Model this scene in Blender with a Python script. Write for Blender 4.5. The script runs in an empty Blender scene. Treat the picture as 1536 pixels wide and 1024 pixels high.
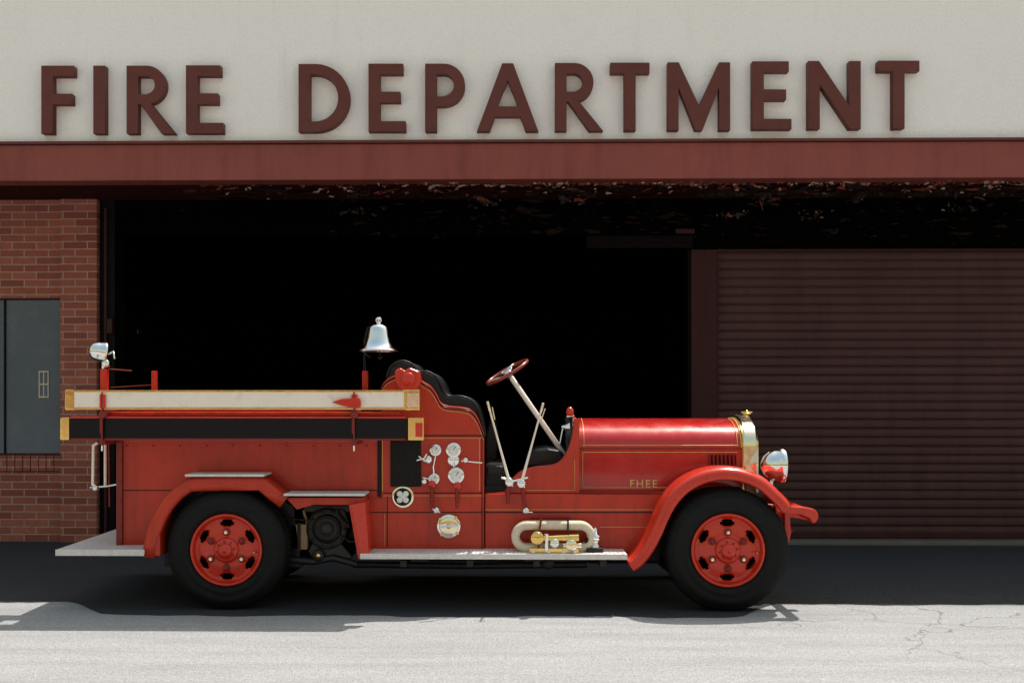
import bpy, bmesh, math, random
from mathutils import Vector, Matrix
random.seed(7)
scene=bpy.context.scene
# ---------------------------------------------------------------- measuring helper (photo px -> metres on a real depth plane Y)
F=1800.0; H=1.82; CD=10.0; TH=math.radians(1.1); CT,ST=math.cos(TH),math.sin(TH)
PX0=768-F*math.tan(TH); PY0=590.0
def w(px,py,Y):
    a=(px-PX0)/F
    d=(Y+CD)/(CT+a*ST)
    return Vector((d*(-ST+a*CT),Y,H-(py-PY0)/F*d))
def s(Y): return (Y+CD)/F
# ---------------------------------------------------------------- materials
def newmat(name,spec=.5):
    m=bpy.data.materials.new(name); m.use_nodes=True
    nt=m.node_tree; b=nt.nodes['Principled BSDF']; b.inputs['Specular IOR Level'].default_value=spec
    return m,nt,b
def node(nt,t,**kw):
    n=nt.nodes.new(t)
    for k,v in kw.items(): setattr(n,k,v)
    return n
def objvec(nt):
    return node(nt,'ShaderNodeTexCoord').outputs['Object']
def mix(nt,fac,a,b,blend='MIX'):
    m=node(nt,'ShaderNodeMix',data_type='RGBA',blend_type=blend)
    for sock,val in ((m.inputs[0],fac),(m.inputs[6],a),(m.inputs[7],b)):
        if isinstance(val,(int,float)): sock.default_value=val
        elif isinstance(val,tuple): sock.default_value=(*val,1) if len(val)==3 else val
        else: nt.links.new(val,sock)
    return m.outputs[2]
def noise(nt,scale,detail=4,rough=.6,vec=None,dist=0):
    n=node(nt,'ShaderNodeTexNoise'); n.inputs['Scale'].default_value=scale
    n.inputs['Detail'].default_value=detail; n.inputs['Roughness'].default_value=rough
    n.inputs['Distortion'].default_value=dist
    nt.links.new(vec if vec is not None else objvec(nt),n.inputs['Vector'])
    return n.outputs['Fac']
def scaled(nt,sc):
    mp=node(nt,'ShaderNodeMapping'); mp.inputs['Scale'].default_value=sc; nt.links.new(objvec(nt),mp.inputs[0]); return mp.outputs[0]
def ramp(nt,fac,stops):
    r=node(nt,'ShaderNodeValToRGB'); e=r.color_ramp.elements
    while len(e)<len(stops): e.new(0.5)
    for i,(p,c) in enumerate(stops):
        e[i].position=p; e[i].color=(*c,1) if isinstance(c,tuple) else (c,c,c,1)
    nt.links.new(fac,r.inputs[0]); return r.outputs[0]
def bump(nt,b,h,strength=.3,dist=.01):
    n=node(nt,'ShaderNodeBump'); n.inputs['Strength'].default_value=strength; n.inputs['Distance'].default_value=dist
    nt.links.new(h,n.inputs['Height']); nt.links.new(n.outputs[0],b.inputs['Normal'])
def mat(name,col,rough=.5,metal=0,coat=0,var=.25,sc=6,dirt=None,bmp=0,bsc=200,spec=.5,dlo=.52,damt=.8,streak=None):
    m,nt,b=newmat(name,spec)
    dk=tuple(c*(1-var) for c in col); lt=tuple(min(1,c*(1+var*.6)) for c in col)
    c=mix(nt,noise(nt,sc,3),dk,lt)
    if dirt:
        f=ramp(nt,noise(nt,sc*3.3,6,.75),[(dlo,0.0),(dlo+.26,damt)])
        c=mix(nt,f,c,dirt)
    if streak:
        c=mix(nt,ramp(nt,noise(nt,2.2,6,.75,scaled(nt,(4,4,.6))),[(.5,0.0),(.8,.75)]),c,streak)
        c=mix(nt,ramp(nt,noise(nt,5,5,.8,scaled(nt,(1,1,5))),[(.62,0.0),(.68,.6)]),c,tuple(min(1,x*.35+.02) for x in streak))
    nt.links.new(c,b.inputs['Base Color'])
    b.inputs['Metallic'].default_value=metal
    b.inputs['Roughness'].default_value=rough
    if metal>.5 or coat>.2:
        rr=ramp(nt,noise(nt,sc*2.1,3,.7),[(.3,max(0,rough*.7)),(.75,min(1,rough*1.4))])
        nt.links.new(rr,b.inputs['Roughness'])
    b.inputs['Coat Weight'].default_value=coat; b.inputs['Coat Roughness'].default_value=.06
    if bmp: bump(nt,b,noise(nt,bsc,3),bmp,.004)
    return m
RED=mat('red_paint',(.54,.036,.012),.36,0,.16,.35,1.8,(.22,.022,.010),.04,30,.30,.55,.6,(.19,.020,.010))
REDB=mat('bright_red_paint',(.62,.030,.010),.28,0,.28,.2,4,(.30,.024,.012),0,0,.4,.54,.7)
HOOD=mat('crimson_hood_paint',(.52,.012,.009),.24,0,.6,.25,2.5,(.24,.010,.010),0,0,.4,.52,.65)
DRED=mat('dark_red_paint',(.22,.013,.008),.4,0,.15,.25,5,None,0,0,.35)
BLK=mat('black_enamel',(.004,.004,.0045),.32,0,0,.3,5,None,0,0,.22)
LEA=mat('black_leather',(.007,.007,.009),.40,0,0,.4,10,None,.4,90,.35)
RUB=mat('tyre_rubber',(.0070,.0070,.0075),.66,0,0,.5,9,(.024,.022,.020),.25,60,.20)
DARK=mat('grimy_iron',(.018,.015,.013),.5,.3,0,.5,9,(.08,.045,.025),.3,50,.4)
IRON=mat('cast_iron_pump',(.018,.018,.020),.42,.2,0,.4,12,(.08,.05,.035),.2,60,.4)
CHR=mat('nickel_plate',(.88,.88,.87),.08,1,0,.12,12,(.5,.46,.40),0,0,.5,.62,.5)
BRS=mat('polished_brass',(.92,.62,.20),.16,1,0,.2,10,(.45,.27,.09))
NIC=mat('warm_nickel',(.95,.84,.62),.17,1,0,.12,6)
CREAM=mat('cream_ladder_paint',(.92,.80,.69),.4,0,.1,.08,4,(.58,.45,.36),0,0,.4,.54,.7)
GOLD=mat('gold_leaf',(.80,.55,.18),.4,.3,0,.2,20)
PLATE=mat('aluminium_tread',(.76,.71,.69),.55,.15,0,.25,14,(.36,.31,.28),.6,120)
HOSE=mat('canvas_hose',(.72,.61,.46),.85,0,0,.2,20,(.35,.27,.2),.6,160)
WOOD=mat('tan_wood',(.34,.21,.11),.7,0,0,.3,8)
WHT=mat('white_enamel',(.78,.77,.73),.35,0,.2,.1,10)
STW=mat('steering_rim_wood',(.26,.035,.018),.3,0,.4,.3,12)
def stucco():
    m,nt,b=newmat('white_stucco',.2)
    c=mix(nt,noise(nt,.9,5,.65),(.945,.885,.855),(.99,.95,.925))
    c=mix(nt,ramp(nt,noise(nt,34,3,.8),[(.42,.0),(.68,.28)]),c,(.76,.70,.66))
    c=mix(nt,ramp(nt,noise(nt,1.4,5,.7,scaled(nt,(5,5,.35))),[(.57,.0),(.85,.28)]),c,(.68,.60,.55))
    nt.links.new(c,b.inputs['Base Color']); b.inputs['Roughness'].default_value=.9
    bump(nt,b,noise(nt,40,3,.7),.7,.012); return m
STUC=stucco()
def painted(name,col,dirt,flake=None,spec=.3,rough=.62,th=.605):
    m,nt,b=newmat(name,spec)
    c=mix(nt,noise(nt,1.3,5,.65),tuple(x*.70 for x in col),tuple(x*1.2 for x in col))
    c=mix(nt,ramp(nt,noise(nt,1.6,6,.7,scaled(nt,(3,3,.4))),[(.46,.0),(.8,.75)]),c,dirt)
    if flake:
        f=ramp(nt,noise(nt,6,8,.72,scaled(nt,(.55,1.8,1.8)),1.2),[(th,0.0),(th+.02,1.0)])
        c=mix(nt,f,c,flake)
    nt.links.new(c,b.inputs['Base Color']); b.inputs['Roughness'].default_value=rough
    bump(nt,b,noise(nt,30,3,.7),.25,.008); return m
FASC=painted('oxblood_fascia_paint',(.285,.072,.056),(.17,.038,.030))
LETM=painted('letter_paint',(.145,.040,.031),(.095,.025,.020))
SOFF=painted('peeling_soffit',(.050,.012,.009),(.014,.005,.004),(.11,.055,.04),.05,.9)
HEAD=painted('near_black_header',(.0018,.0015,.0014),(.001,.001,.001),(.022,.015,.011),.02,1,.63)  # near-black base with sparse brown flake patches
PILL=painted('pillar_paint',(.060,.022,.022),(.034,.013,.013),None,.12)
SHUT=painted('shutter_paint',(.098,.048,.046),(.060,.028,.028),None,.15,.7)
INTR=mat('near_black_interior',(.0015,.0015,.0015),.95,spec=0)  # near-black base colour for the bay walls, floor and ceiling
STORE=mat('stored_equipment_paint',(.008,.006,.006),.7,spec=.05)
FRM=mat('dark_door_frame',(.006,.005,.005),.6,spec=.1)
def brick():
    m,nt,b=newmat('roman_brick',.2)
    sx=node(nt,'ShaderNodeSeparateXYZ'); nt.links.new(objvec(nt),sx.inputs[0])
    ad=node(nt,'ShaderNodeMath',operation='ADD'); nt.links.new(sx.outputs[0],ad.inputs[0]); nt.links.new(sx.outputs[1],ad.inputs[1])
    cb=node(nt,'ShaderNodeCombineXYZ'); nt.links.new(ad.outputs[0],cb.inputs[0]); nt.links.new(sx.outputs[2],cb.inputs[1])
    br=node(nt,'ShaderNodeTexBrick'); nt.links.new(cb.outputs[0],br.inputs['Vector'])
    for k,v in (('Scale',1),('Mortar Size',.008),('Mortar Smooth',.2),('Brick Width',.30),('Row Height',.092),('Bias',0)): br.inputs[k].default_value=v
    br.inputs['Color1'].default_value=(.46,.145,.095,1); br.inputs['Color2'].default_value=(.27,.075,.052,1); br.inputs['Mortar'].default_value=(.50,.34,.28,1)
    c=mix(nt,ramp(nt,noise(nt,9,5,.7),[(.3,.0),(.75,.5)]),br.outputs['Color'],(.19,.07,.06))
    nt.links.new(c,b.inputs['Base Color']); b.inputs['Roughness'].default_value=.85
    inv=node(nt,'ShaderNodeMath',operation='SUBTRACT'); inv.inputs[0].default_value=1; nt.links.new(br.outputs['Fac'],inv.inputs[1])
    bump(nt,b,inv.outputs[0],.7,.008); return m
BRK=brick()
def groundmat(name,a,bb,crackcol,crk=.018,wear=.45,grain=.45):
    m,nt,b=newmat(name,.25); v=objvec(nt)
    c=mix(nt,noise(nt,.5,6,.6,v),a,bb)
    c=mix(nt,ramp(nt,noise(nt,60,3,.85,v),[(.42,.0),(.62,grain*1.6)]),c,tuple(x*.35 for x in a))
    c=mix(nt,ramp(nt,noise(nt,24,4,.85,scaled(nt,(.7,1.8,1))),[(.50,.0),(.68,grain)]),c,tuple(min(1,x*1.45) for x in bb))
    c=mix(nt,ramp(nt,noise(nt,1.9,6,.7,scaled(nt,(.3,2.2,1))),[(.42,.0),(.70,wear)]),c,tuple(x*.5 for x in a))
    wv=node(nt,'ShaderNodeVectorMath',operation='ADD'); nn=node(nt,'ShaderNodeTexNoise'); nn.inputs['Scale'].default_value=1.8; nn.inputs['Detail'].default_value=6
    nt.links.new(v,nn.inputs['Vector']); sc=node(nt,'ShaderNodeVectorMath',operation='SCALE'); sc.inputs['Scale'].default_value=.9
    nt.links.new(nn.outputs['Color'],sc.inputs[0]); nt.links.new(v,wv.inputs[0]); nt.links.new(sc.outputs[0],wv.inputs[1])
    vo=node(nt,'ShaderNodeTexVoronoi',feature='DISTANCE_TO_EDGE'); vo.inputs['Scale'].default_value=.8; nt.links.new(wv.outputs[0],vo.inputs['Vector'])
    f=ramp(nt,vo.outputs['Distance'],[(.0,.85),(crk,0.0)])
    ds=node(nt,'ShaderNodeVectorMath',operation='DISTANCE'); nt.links.new(v,ds.inputs[0]); ds.inputs[1].default_value=(3.5,-.2,0)
    mr=node(nt,'ShaderNodeMapRange'); mr.inputs[1].default_value=1.1; mr.inputs[2].default_value=2.1; mr.inputs[3].default_value=1; mr.inputs[4].default_value=0
    nt.links.new(ds.outputs['Value'],mr.inputs[0])
    mu=node(nt,'ShaderNodeMath',operation='MULTIPLY'); nt.links.new(f,mu.inputs[0]); nt.links.new(mr.outputs[0],mu.inputs[1])
    c=mix(nt,mu.outputs[0],c,crackcol)
    nt.links.new(c,b.inputs['Base Color']); b.inputs['Roughness'].default_value=.9
    bump(nt,b,noise(nt,60,3,.8,v),.9,.014); return m
GRND=groundmat('sun_bleached_pavement',(.385,.380,.385),(.49,.485,.49),(.12,.115,.11),.010,.40,.42)
SHADE_GRND=groundmat('shade_dark_asphalt',(.042,.043,.047),(.060,.062,.068),(.010,.010,.010),.010,.35,.35)  # ground colour darkened to stand for the shaded area
CURB=mat('concrete_threshold',(.17,.14,.13),.85,0,0,.4,4,None,.4,80)
GLS=mat('reflection_toned_glass',(.080,.115,.15),.3,0,.15,.35,1.5,(.14,.15,.16))  # grey-blue reflection put into the base colour
FLKL=mat('peeled_paint_pale',(.48,.31,.23),.8,0,0,.4,8,spec=.1)
FLKR=mat('peeled_paint_red',(.22,.055,.04),.8,0,0,.4,8,spec=.1)
FLKD=mat('peeled_paint_dark',(.020,.012,.010),.8,0,0,.5,8,spec=.05)
FLKG=mat('peeled_plaster_grey',(.055,.042,.035),.9,0,0,.5,8,spec=.05)
# ---------------------------------------------------------------- object helpers
def empty(name,loc=(0,0,0)):
    e=bpy.data.objects.new(name,None); e.location=loc; scene.collection.objects.link(e); return e
PARENT=[None]
def finish(ob,m,smooth=False):
    if m: ob.data.materials.append(m)
    if ob.name not in scene.collection.objects: scene.collection.objects.link(ob)
    if PARENT[0]: ob.parent=PARENT[0]
    if smooth and ob.type=='MESH':
        for p in ob.data.polygons: p.use_smooth=True
    return ob
def bev(ob,wd,seg=2,ang=35):
    if wd>0:
        b=ob.modifiers.new('bevel','BEVEL'); b.width=wd; b.segments=seg; b.limit_method='ANGLE'; b.angle_limit=math.radians(ang); b.harden_normals=False
def mesh(name,verts,faces,m,smooth=False):
    me=bpy.data.meshes.new(name); me.from_pydata([tuple(v) for v in verts],[],faces); me.validate()
    bm=bmesh.new(); bm.from_mesh(me); bmesh.ops.recalc_face_normals(bm,faces=bm.faces); bm.to_mesh(me); bm.free()
    return finish(bpy.data.objects.new(name,me),m,smooth)
def box(name,x0,x1,y0,y1,z0,z1,m,b=.006):
    x0,x1=min(x0,x1),max(x0,x1); z0,z1=min(z0,z1),max(z0,z1)
    v=[(x,y,z) for x in (x0,x1) for y in (y0,y1) for z in (z0,z1)]
    f=[(0,1,3,2),(4,6,7,5),(0,4,5,1),(2,3,7,6),(0,2,6,4),(1,5,7,3)]
    o=mesh(name,v,f,m); bev(o,b); return o
def pbox(name,px0,px1,py0,py1,Y0,Y1,m,b=.006):
    a=w(px0,py1,Y0); c=w(px1,py0,Y0); return box(name,a.x,c.x,Y0,Y1,a.z,c.z,m,b)
def poly(name,pts,Y0,Y1,m,b=.008,px=True,seg=2):
    P=[w(x,y,Y0) for x,y in pts] if px else [Vector((x,Y0,z)) for x,z in pts]
    n=len(P); v=[(p.x,Y0,p.z) for p in P]+[(p.x,Y1,p.z) for p in P]
    f=[tuple(range(n)),tuple(range(2*n-1,n-1,-1))]+[(i,(i+1)%n,n+(i+1)%n,n+i) for i in range(n)]
    o=mesh(name,v,f,m); bev(o,b,seg); return o
def smoothpts(pts,n=8,closed=False):
    out=[]; N=len(pts)
    rng=range(N) if closed else range(N-1)
    for i in rng:
        g=(lambda k: pts[k%N]) if closed else (lambda k: pts[max(0,min(N-1,k))])
        p0,p1,p2,p3=[Vector(g(i+k)) for k in (-1,0,1,2)]
        for j in range(n):
            t=j/n
            out.append(.5*((2*p1)+(-p0+p2)*t+(2*p0-5*p1+4*p2-p3)*t*t+(-p0+3*p1-3*p2+p3)*t**3))
    if not closed: out.append(Vector(pts[-1]))
    return out
def tube(name,pts,r,m,cyc=False,res=5,taper=None):
    cu=bpy.data.curves.new(name,'CURVE'); cu.dimensions='3D'; sp=cu.splines.new('POLY'); sp.points.add(len(pts)-1)
    for i,p in enumerate(pts):
        sp.points[i].co=(*p,1)
        if taper: sp.points[i].radius=taper[i]
    sp.use_cyclic_u=cyc; cu.bevel_depth=r; cu.bevel_resolution=res; cu.use_fill_caps=True; sp.use_smooth=True
    o=bpy.data.objects.new(name,cu); return finish(o,m)
def ptube(name,pts,Y,r,m,**k):
    return tube(name,[w(p[0],p[1],p[2] if len(p)>2 else Y) for p in pts],r,m,**k)
def lathe(name,prof,c,axis,m,seg=48,smooth=True,skip=None,ang=None):
    ax={'X':(Vector((1,0,0)),Vector((0,1,0)),Vector((0,0,1))),'Y':(Vector((0,1,0)),Vector((1,0,0)),Vector((0,0,1))),'Z':(Vector((0,0,1)),Vector((1,0,0)),Vector((0,1,0)))}
    if isinstance(axis,str): A,U,V=ax[axis]
    else:
        A=Vector(axis).normalized(); U=A.orthogonal().normalized(); V=A.cross(U)
    c=Vector(c); v=[]; f=[]
    for r,h in prof:
        for i in range(seg):
            t=2*math.pi*i/seg; v.append(c+A*h+U*(max(r,1e-4)*math.cos(t))+V*(max(r,1e-4)*math.sin(t)))
    for j in range(len(prof)-1):
        for i in range(seg):
            if skip and skip(j,i): continue
            f.append((j*seg+i,j*seg+(i+1)%seg,(j+1)*seg+(i+1)%seg,(j+1)*seg+i))
    return mesh(name,v,f,m,smooth)
def rod(name,a,b,r,m,seg=16):
    a=Vector(a); b=Vector(b); L=(b-a).length
    o=lathe(name,[(0,0),(r*.9,0),(r,r*.1),(r,L-r*.1),(r*.9,L),(0,L)],a,(b-a),m,seg,True); return o
def disc(name,px,py,Y,r,th,m,seg=40,dome=0):
    c=w(px,py,Y); R=r*s(Y)
    return lathe(name,[(0,-dome),(R*.5,-dome*.8),(R*.88,-dome*.15),(R*.97,.002),(R,.006),(R,th)],c,'Y',m,seg)
def sweep(name,path,prof,m,Y0=0):
    P=[w(x,y,Y0) for x,y in path]; n=len(P); v=[]; f=[]
    for i,p in enumerate(P):
        t=(P[min(n-1,i+1)]-P[max(0,i-1)]); t.normalize()
        nrm=Vector((-t.z,0,t.x))
        for Y,ins in prof:
            q=p-nrm*ins; v.append((q.x,Y,q.z))
    k=len(prof)
    for i in range(n-1):
        for j in range(k-1): f.append((i*k+j,i*k+j+1,(i+1)*k+j+1,(i+1)*k+j))
    o=mesh(name,v,f,m,True); so=o.modifiers.new('solid','SOLIDIFY'); so.thickness=.008; so.offset=0
    return o
# ---------------------------------------------------------------- GROUND
def sheet(name,x0,x1,y0,y1,z,m):
    return mesh(name,[(x0,y0,z),(x1,y0,z),(x1,y1,z),(x0,y1,z)],[(0,1,2,3)],m)
sheet('ground',-400,400,-400,400,0,GRND)
def sstep(a,b,x):
    t=max(0,min(1,(x-a)/(b-a))); return t*t*(3-2*t)
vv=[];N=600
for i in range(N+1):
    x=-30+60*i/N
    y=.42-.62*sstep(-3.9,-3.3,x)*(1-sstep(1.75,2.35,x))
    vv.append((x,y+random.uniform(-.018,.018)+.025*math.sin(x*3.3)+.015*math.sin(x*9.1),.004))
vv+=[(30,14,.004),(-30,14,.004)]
mesh('shade_toned_apron',vv,[tuple(range(len(vv)))],SHADE_GRND)  # dark sheet edged along the station and truck shadows; shade put into its colour
# ---------------------------------------------------------------- FIRE STATION
B=empty('fire_station_building',(0,0,0)); PARENT[0]=B
ZS=w(768,269,3.3).z; ZF=w(768,210,3.3).z; ROOF=6.93
YW=4.6
XL=-16; XR=16
box('fascia_band',XL,XR,3.3,3.6,ZS,ZF-.035,FASC,.01)
box('fascia_cap',XL,XR,3.265,3.55,ZF-.032,ZF,LETM,.006)
box('upper_stucco_wall',XL,XR,3.38,3.7,ZF+.003,ROOF,STUC,.02)
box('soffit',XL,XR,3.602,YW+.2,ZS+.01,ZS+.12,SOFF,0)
box('roof_slab',XL,XR,3.705,16,ROOF-.5,ROOF-.2,DARK,0)
xb=w(145,500,YW).x; xp0=w(90,500,YW).x
zt=ZS+.008
box('brick_pier',xp0,xb,YW,YW+.45,0,zt,BRK,.004)
wz0=w(50,682,YW+.05).z; wz1=w(50,447,YW+.05).z
box('brick_above_window',XL,xp0-.002,YW+.05,YW+.4,wz1,zt,BRK,.004)
box('brick_below_window',XL,xp0-.002,YW+.05,YW+.4,0,wz0-.2,BRK,.004)
xwl=w(-70,500,YW+.05).x
box('brick_left_of_window',XL,xwl,YW+.051,YW+.4,wz0-.2,wz1,BRK,.004)
x=xwl; i=0
while x<xp0-.03:
    box('sill_brick_%d'%i,x,min(x+.088,xp0-.004),YW+.025,YW+.3,wz0-.197,wz0-.004,BRK,.004); x+=.097; i+=1
box('window_pane',xwl,xp0,YW+.10,YW+.12,wz0-.01,wz1+.01,GLS,0)
for nm,a,b_ in (('window_frame_top',wz1-.02,wz1-.002),('window_frame_bottom',wz0-.002,wz0+.018)):
    box(nm,xwl,xp0-.003,YW+.07,YW+.11,a,b_,PILL,.003)
box('window_frame_side',xp0-.022,xp0-.003,YW+.068,YW+.108,wz0,wz1,PILL,.003)
xm=w(7,500,YW+.08).x
box('window_mullion',xm-.009,xm+.009,YW+.075,YW+.1,wz0,wz1,FRM,.003)
pbox('reflected_window',58,73,557,597,YW+.094,YW+.098,GLS,0)
for i in range(3): pbox('reflected_window_bar_%d'%i,58+6.7*i,59.5+6.7*i,557,597,YW+.090,YW+.0935,HOSE,0)
for i in range(3): pbox('reflected_window_row_%d'%i,58,73,556+19*i,558+19*i,YW+.086,YW+.0895,HOSE,0)
xo0=w(172,500,YW+.1).x
box('door_jamb',xb+.003,xo0,YW+.1,YW+.5,0,zt,FRM,.006)
box('door_track',xb+.07,xb+.10,YW+.06,YW+.1,0,zt-.1,PILL,.004)
pbox('door_switch',160,168,478,500,YW+.04,YW+.1,PILL,.006)
xq0=w(1037,500,YW).x; xq1=w(1075,500,YW).x
zh=w(1060,374,YW).z
box('pillar',xq0,xq1,YW,YW+.4,0,zh,PILL,.008)
box('pillar_flange',xq0-.03,xq0-.003,YW+.06,YW+.4,0,zh,FRM,.004)
zo=w(600,352,YW).z
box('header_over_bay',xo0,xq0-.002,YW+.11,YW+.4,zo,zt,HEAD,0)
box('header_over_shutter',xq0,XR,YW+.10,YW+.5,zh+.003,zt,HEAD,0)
pbox('lintel_beam',880,1040,353,372,YW+.02,YW+.1,STORE,.006)
pbox('lintel_bracket',1014,1042,343,350,YW+.0,YW+.1,PILL,.006)
box('door_head_rail',xq1,7.2,YW+.0,YW+.03,zh-.022,zh+.002,PILL,.004)
# shutter with curved slats
pitch=.108; z=0.1; sv=[];sf=[]; prof=[(0,.012),(.07,-.004),(.20,-.014),(.5,-.019),(.80,-.014),(.88,-.002),(.92,.014),(1,.015)]
x0=xq1+.001; x1=7.2
zz=[]
while z<zh-.03:
    j=random.uniform(-.003,.003)
    for t,dy in prof: zz.append((z+t*pitch,YW+.13+dy+j))
    z+=pitch
for zc,yc in zz: sv+= [(x0,yc,zc),(x1,yc,zc)]
for i in range(len(zz)-1): sf.append((2*i,2*i+1,2*i+3,2*i+2))
mesh('roll_up_shutter',sv,sf,SHUT)
box('shutter_guide',xq1+.001,xq1+.03,YW+.02,YW+.08,.1,zh-.046,PILL,.004)
box('shutter_bottom_bar',x0,x1,YW+.07,YW+.16,.06,.13,PILL,.006)
box('right_brick_wall',7.2,XR,YW+.02,YW+.4,0,zt-.6,BRK,.004)
box('concrete_threshold',xq1-.1,XR,YW-.16,YW+.3,0,.055,CURB,.012)
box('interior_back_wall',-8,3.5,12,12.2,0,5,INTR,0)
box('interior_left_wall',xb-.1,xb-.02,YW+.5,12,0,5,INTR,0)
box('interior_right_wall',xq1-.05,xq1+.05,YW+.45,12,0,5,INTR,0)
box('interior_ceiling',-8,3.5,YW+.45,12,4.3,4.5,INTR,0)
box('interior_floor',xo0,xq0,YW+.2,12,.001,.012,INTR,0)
box('left_end_wall',XL-.3,XL,3.4,16,0,ROOF-.01,STUC,0)
box('right_end_wall',XR,XR+.3,3.4,16,0,ROOF-.01,STUC,0)
box('rear_wall',XL,XR,16,16.3,0,ROOF-.01,STUC,0)
rod('stored_pike_pole',w(192,465,6.2),w(207,500,6.25),.009,WOOD)
rod('stored_hook',w(205,492,6.2),w(214,500,6.25),.009,DARK)
rod('stored_pipe',w(205,520,6.4),w(215,780,6.6),.02,STORE)
# peeling paint flakes
def flakes(name,n,gen,m,size,el0=1.6,el1=4.5,thin=.5):
    V=[];Fc=[]
    for _ in range(n):
        c,nrm=gen(); sz=size*random.uniform(.3,1.2)*(1.8 if random.random()<.07 else 1)
        k=random.choice([5,6,7]); ax=Vector((random.uniform(-.35,.35),1,random.uniform(-.3,.3))) if random.random()<.3 else Vector((1,random.uniform(-.3,.3),random.uniform(-.3,.3))); ax.normalize()
        rot=Matrix.Rotation(random.uniform(-.9,.9),3,ax) if abs(ax.x)>.8 else Matrix.Rotation(random.uniform(-.35,.35),3,ax); b0=len(V)
        el=random.uniform(el0,el1)
        up=Vector(nrm); U=Vector((1,0,0)); W=up.cross(U)
        V.append(c)
        for i in range(k):
            t=2*math.pi*i/k+random.uniform(-.3,.3); r=sz*random.uniform(.25,1)
            d=rot@(U*(math.cos(t)*r*el)+W*(math.sin(t)*r*thin*1.4)+up*random.uniform(-.01,.03)); V.append(c+d)
        for i in range(k): Fc.append((b0,b0+1+i,b0+1+(i+1)%k))
    return mesh(name,V,Fc,m)
cl=[random.uniform(360,1600) for _ in range(26)]
def bias(a,b):
    if random.random()<.6: return w(random.choice([c for c in cl if c>=a])+random.gauss(0,28),300,4).x
    x=random.random()**.7
    return w(a+(b-a)*x,300,4).x
def g_edge():
    x=bias(330,1580); y=3.62+abs(random.gauss(0,.4)); return Vector((x,min(y,4.5),ZS+.002-random.uniform(0,.03))),(0,0,-1)
def g_lip():
    x=bias(560,1600); return Vector((x,3.42+random.uniform(0,.18),ZS-.002-random.uniform(0,.012))),(0,0,-1)
def g_head():
    x=w(random.uniform(480,1560),300,4.6).x; z=random.uniform(max(zo,zh if x>xq0 else zo)-.03,zt-.02); return Vector((x,YW+.06+random.uniform(-.03,.02),z)),(0,-1,0)
def g_clump():
    cx,cy=random.choice([(718,300),(726,306),(862,300),(855,292),(1088,323),(1110,320),(1150,300),(1290,300),(530,320),(1220,322),(1430,312)])
    return w(cx+random.gauss(0,13),cy+random.gauss(0,4),4.45),(0,-1,0)
flakes('peeled_flakes_pale',90,g_edge,FLKL,.018)
flakes('peeled_flakes_red',70,g_edge,FLKR,.035)
flakes('peeled_lip_red',100,g_lip,FLKR,.022)
flakes('peeled_lip_pale',95,g_lip,FLKL,.013,2,6)
flakes('peeled_flakes_dark',240,g_edge,FLKD,.06)
flakes('header_flakes_dark',120,g_head,FLKD,.04)  # dark flakes scattered over the header
flakes('header_flakes_grey',44,g_head,FLKG,.013)
flakes('hanging_plaster_clumps',95,g_clump,FLKG,.024,1,3,.9)
flakes('hanging_plaster_bits',40,g_clump,FLKL,.009,1,3,.9)
# ragged sheets of paint hanging from the soffit behind the fascia
def ragged(name,pa,pb,Y,dmax,m,keep):
    xa_=w(pa,280,Y).x; xb_=w(pb,280,Y).x; V=[];Fc=[]; x=xa_; d=0
    while x<xb_:
        if random.random()<keep:
            n=random.randint(4,22); ph=random.uniform(.3,1); top=[];bot=[]
            for i in range(n):
                e=math.sin(math.pi*(i+.5)/n)**.5
                top.append((x,Y,ZS+.009)); bot.append((x+random.uniform(-.01,.01),Y+random.uniform(-.05,.03),ZS+.004-dmax*ph*e*random.uniform(.25,1))); x+=random.uniform(.008,.028)
            b0=len(V); V+=top+bot
            for i in range(n-1): Fc.append((b0+i,b0+i+1,b0+n+i+1,b0+n+i))
        else: x+=random.uniform(.03,.35)
    mesh(name,V,Fc,m)
ragged('ragged_paint_red',300,1640,3.63,.045,FLKR,.55)
ragged('ragged_paint_pale',560,1640,3.66,.040,FLKL,.22)
ragged('ragged_paint_dark',250,1640,3.95,.07,SOFF,.6)
ragged('ragged_plaster',480,1640,4.3,.09,FLKG,.3)
for (cx,cy,L_) in ((820,283,28),(716,298,16),(862,300,22),(1090,324,14),(1140,300,12)):
    pts=[w(cx,cy,4.1)]
    for j in range(7):
        pts.append(pts[-1]+Vector((random.uniform(.0,.05)*(L_/20),random.uniform(-.02,.02),random.uniform(-.03,.02))))
    V=[];Fc=[]
    for j,p in enumerate(pts):
        hw=.022*(1-j/9); V+= [p+Vector((0,.0,hw)),p-Vector((.01,.01,hw))]
    for j in range(len(pts)-1): Fc.append((2*j,2*j+1,2*j+3,2*j+2))
    mesh('hanging_paint_strip',V,Fc,FLKL if cx in(820,) else FLKR)
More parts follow.
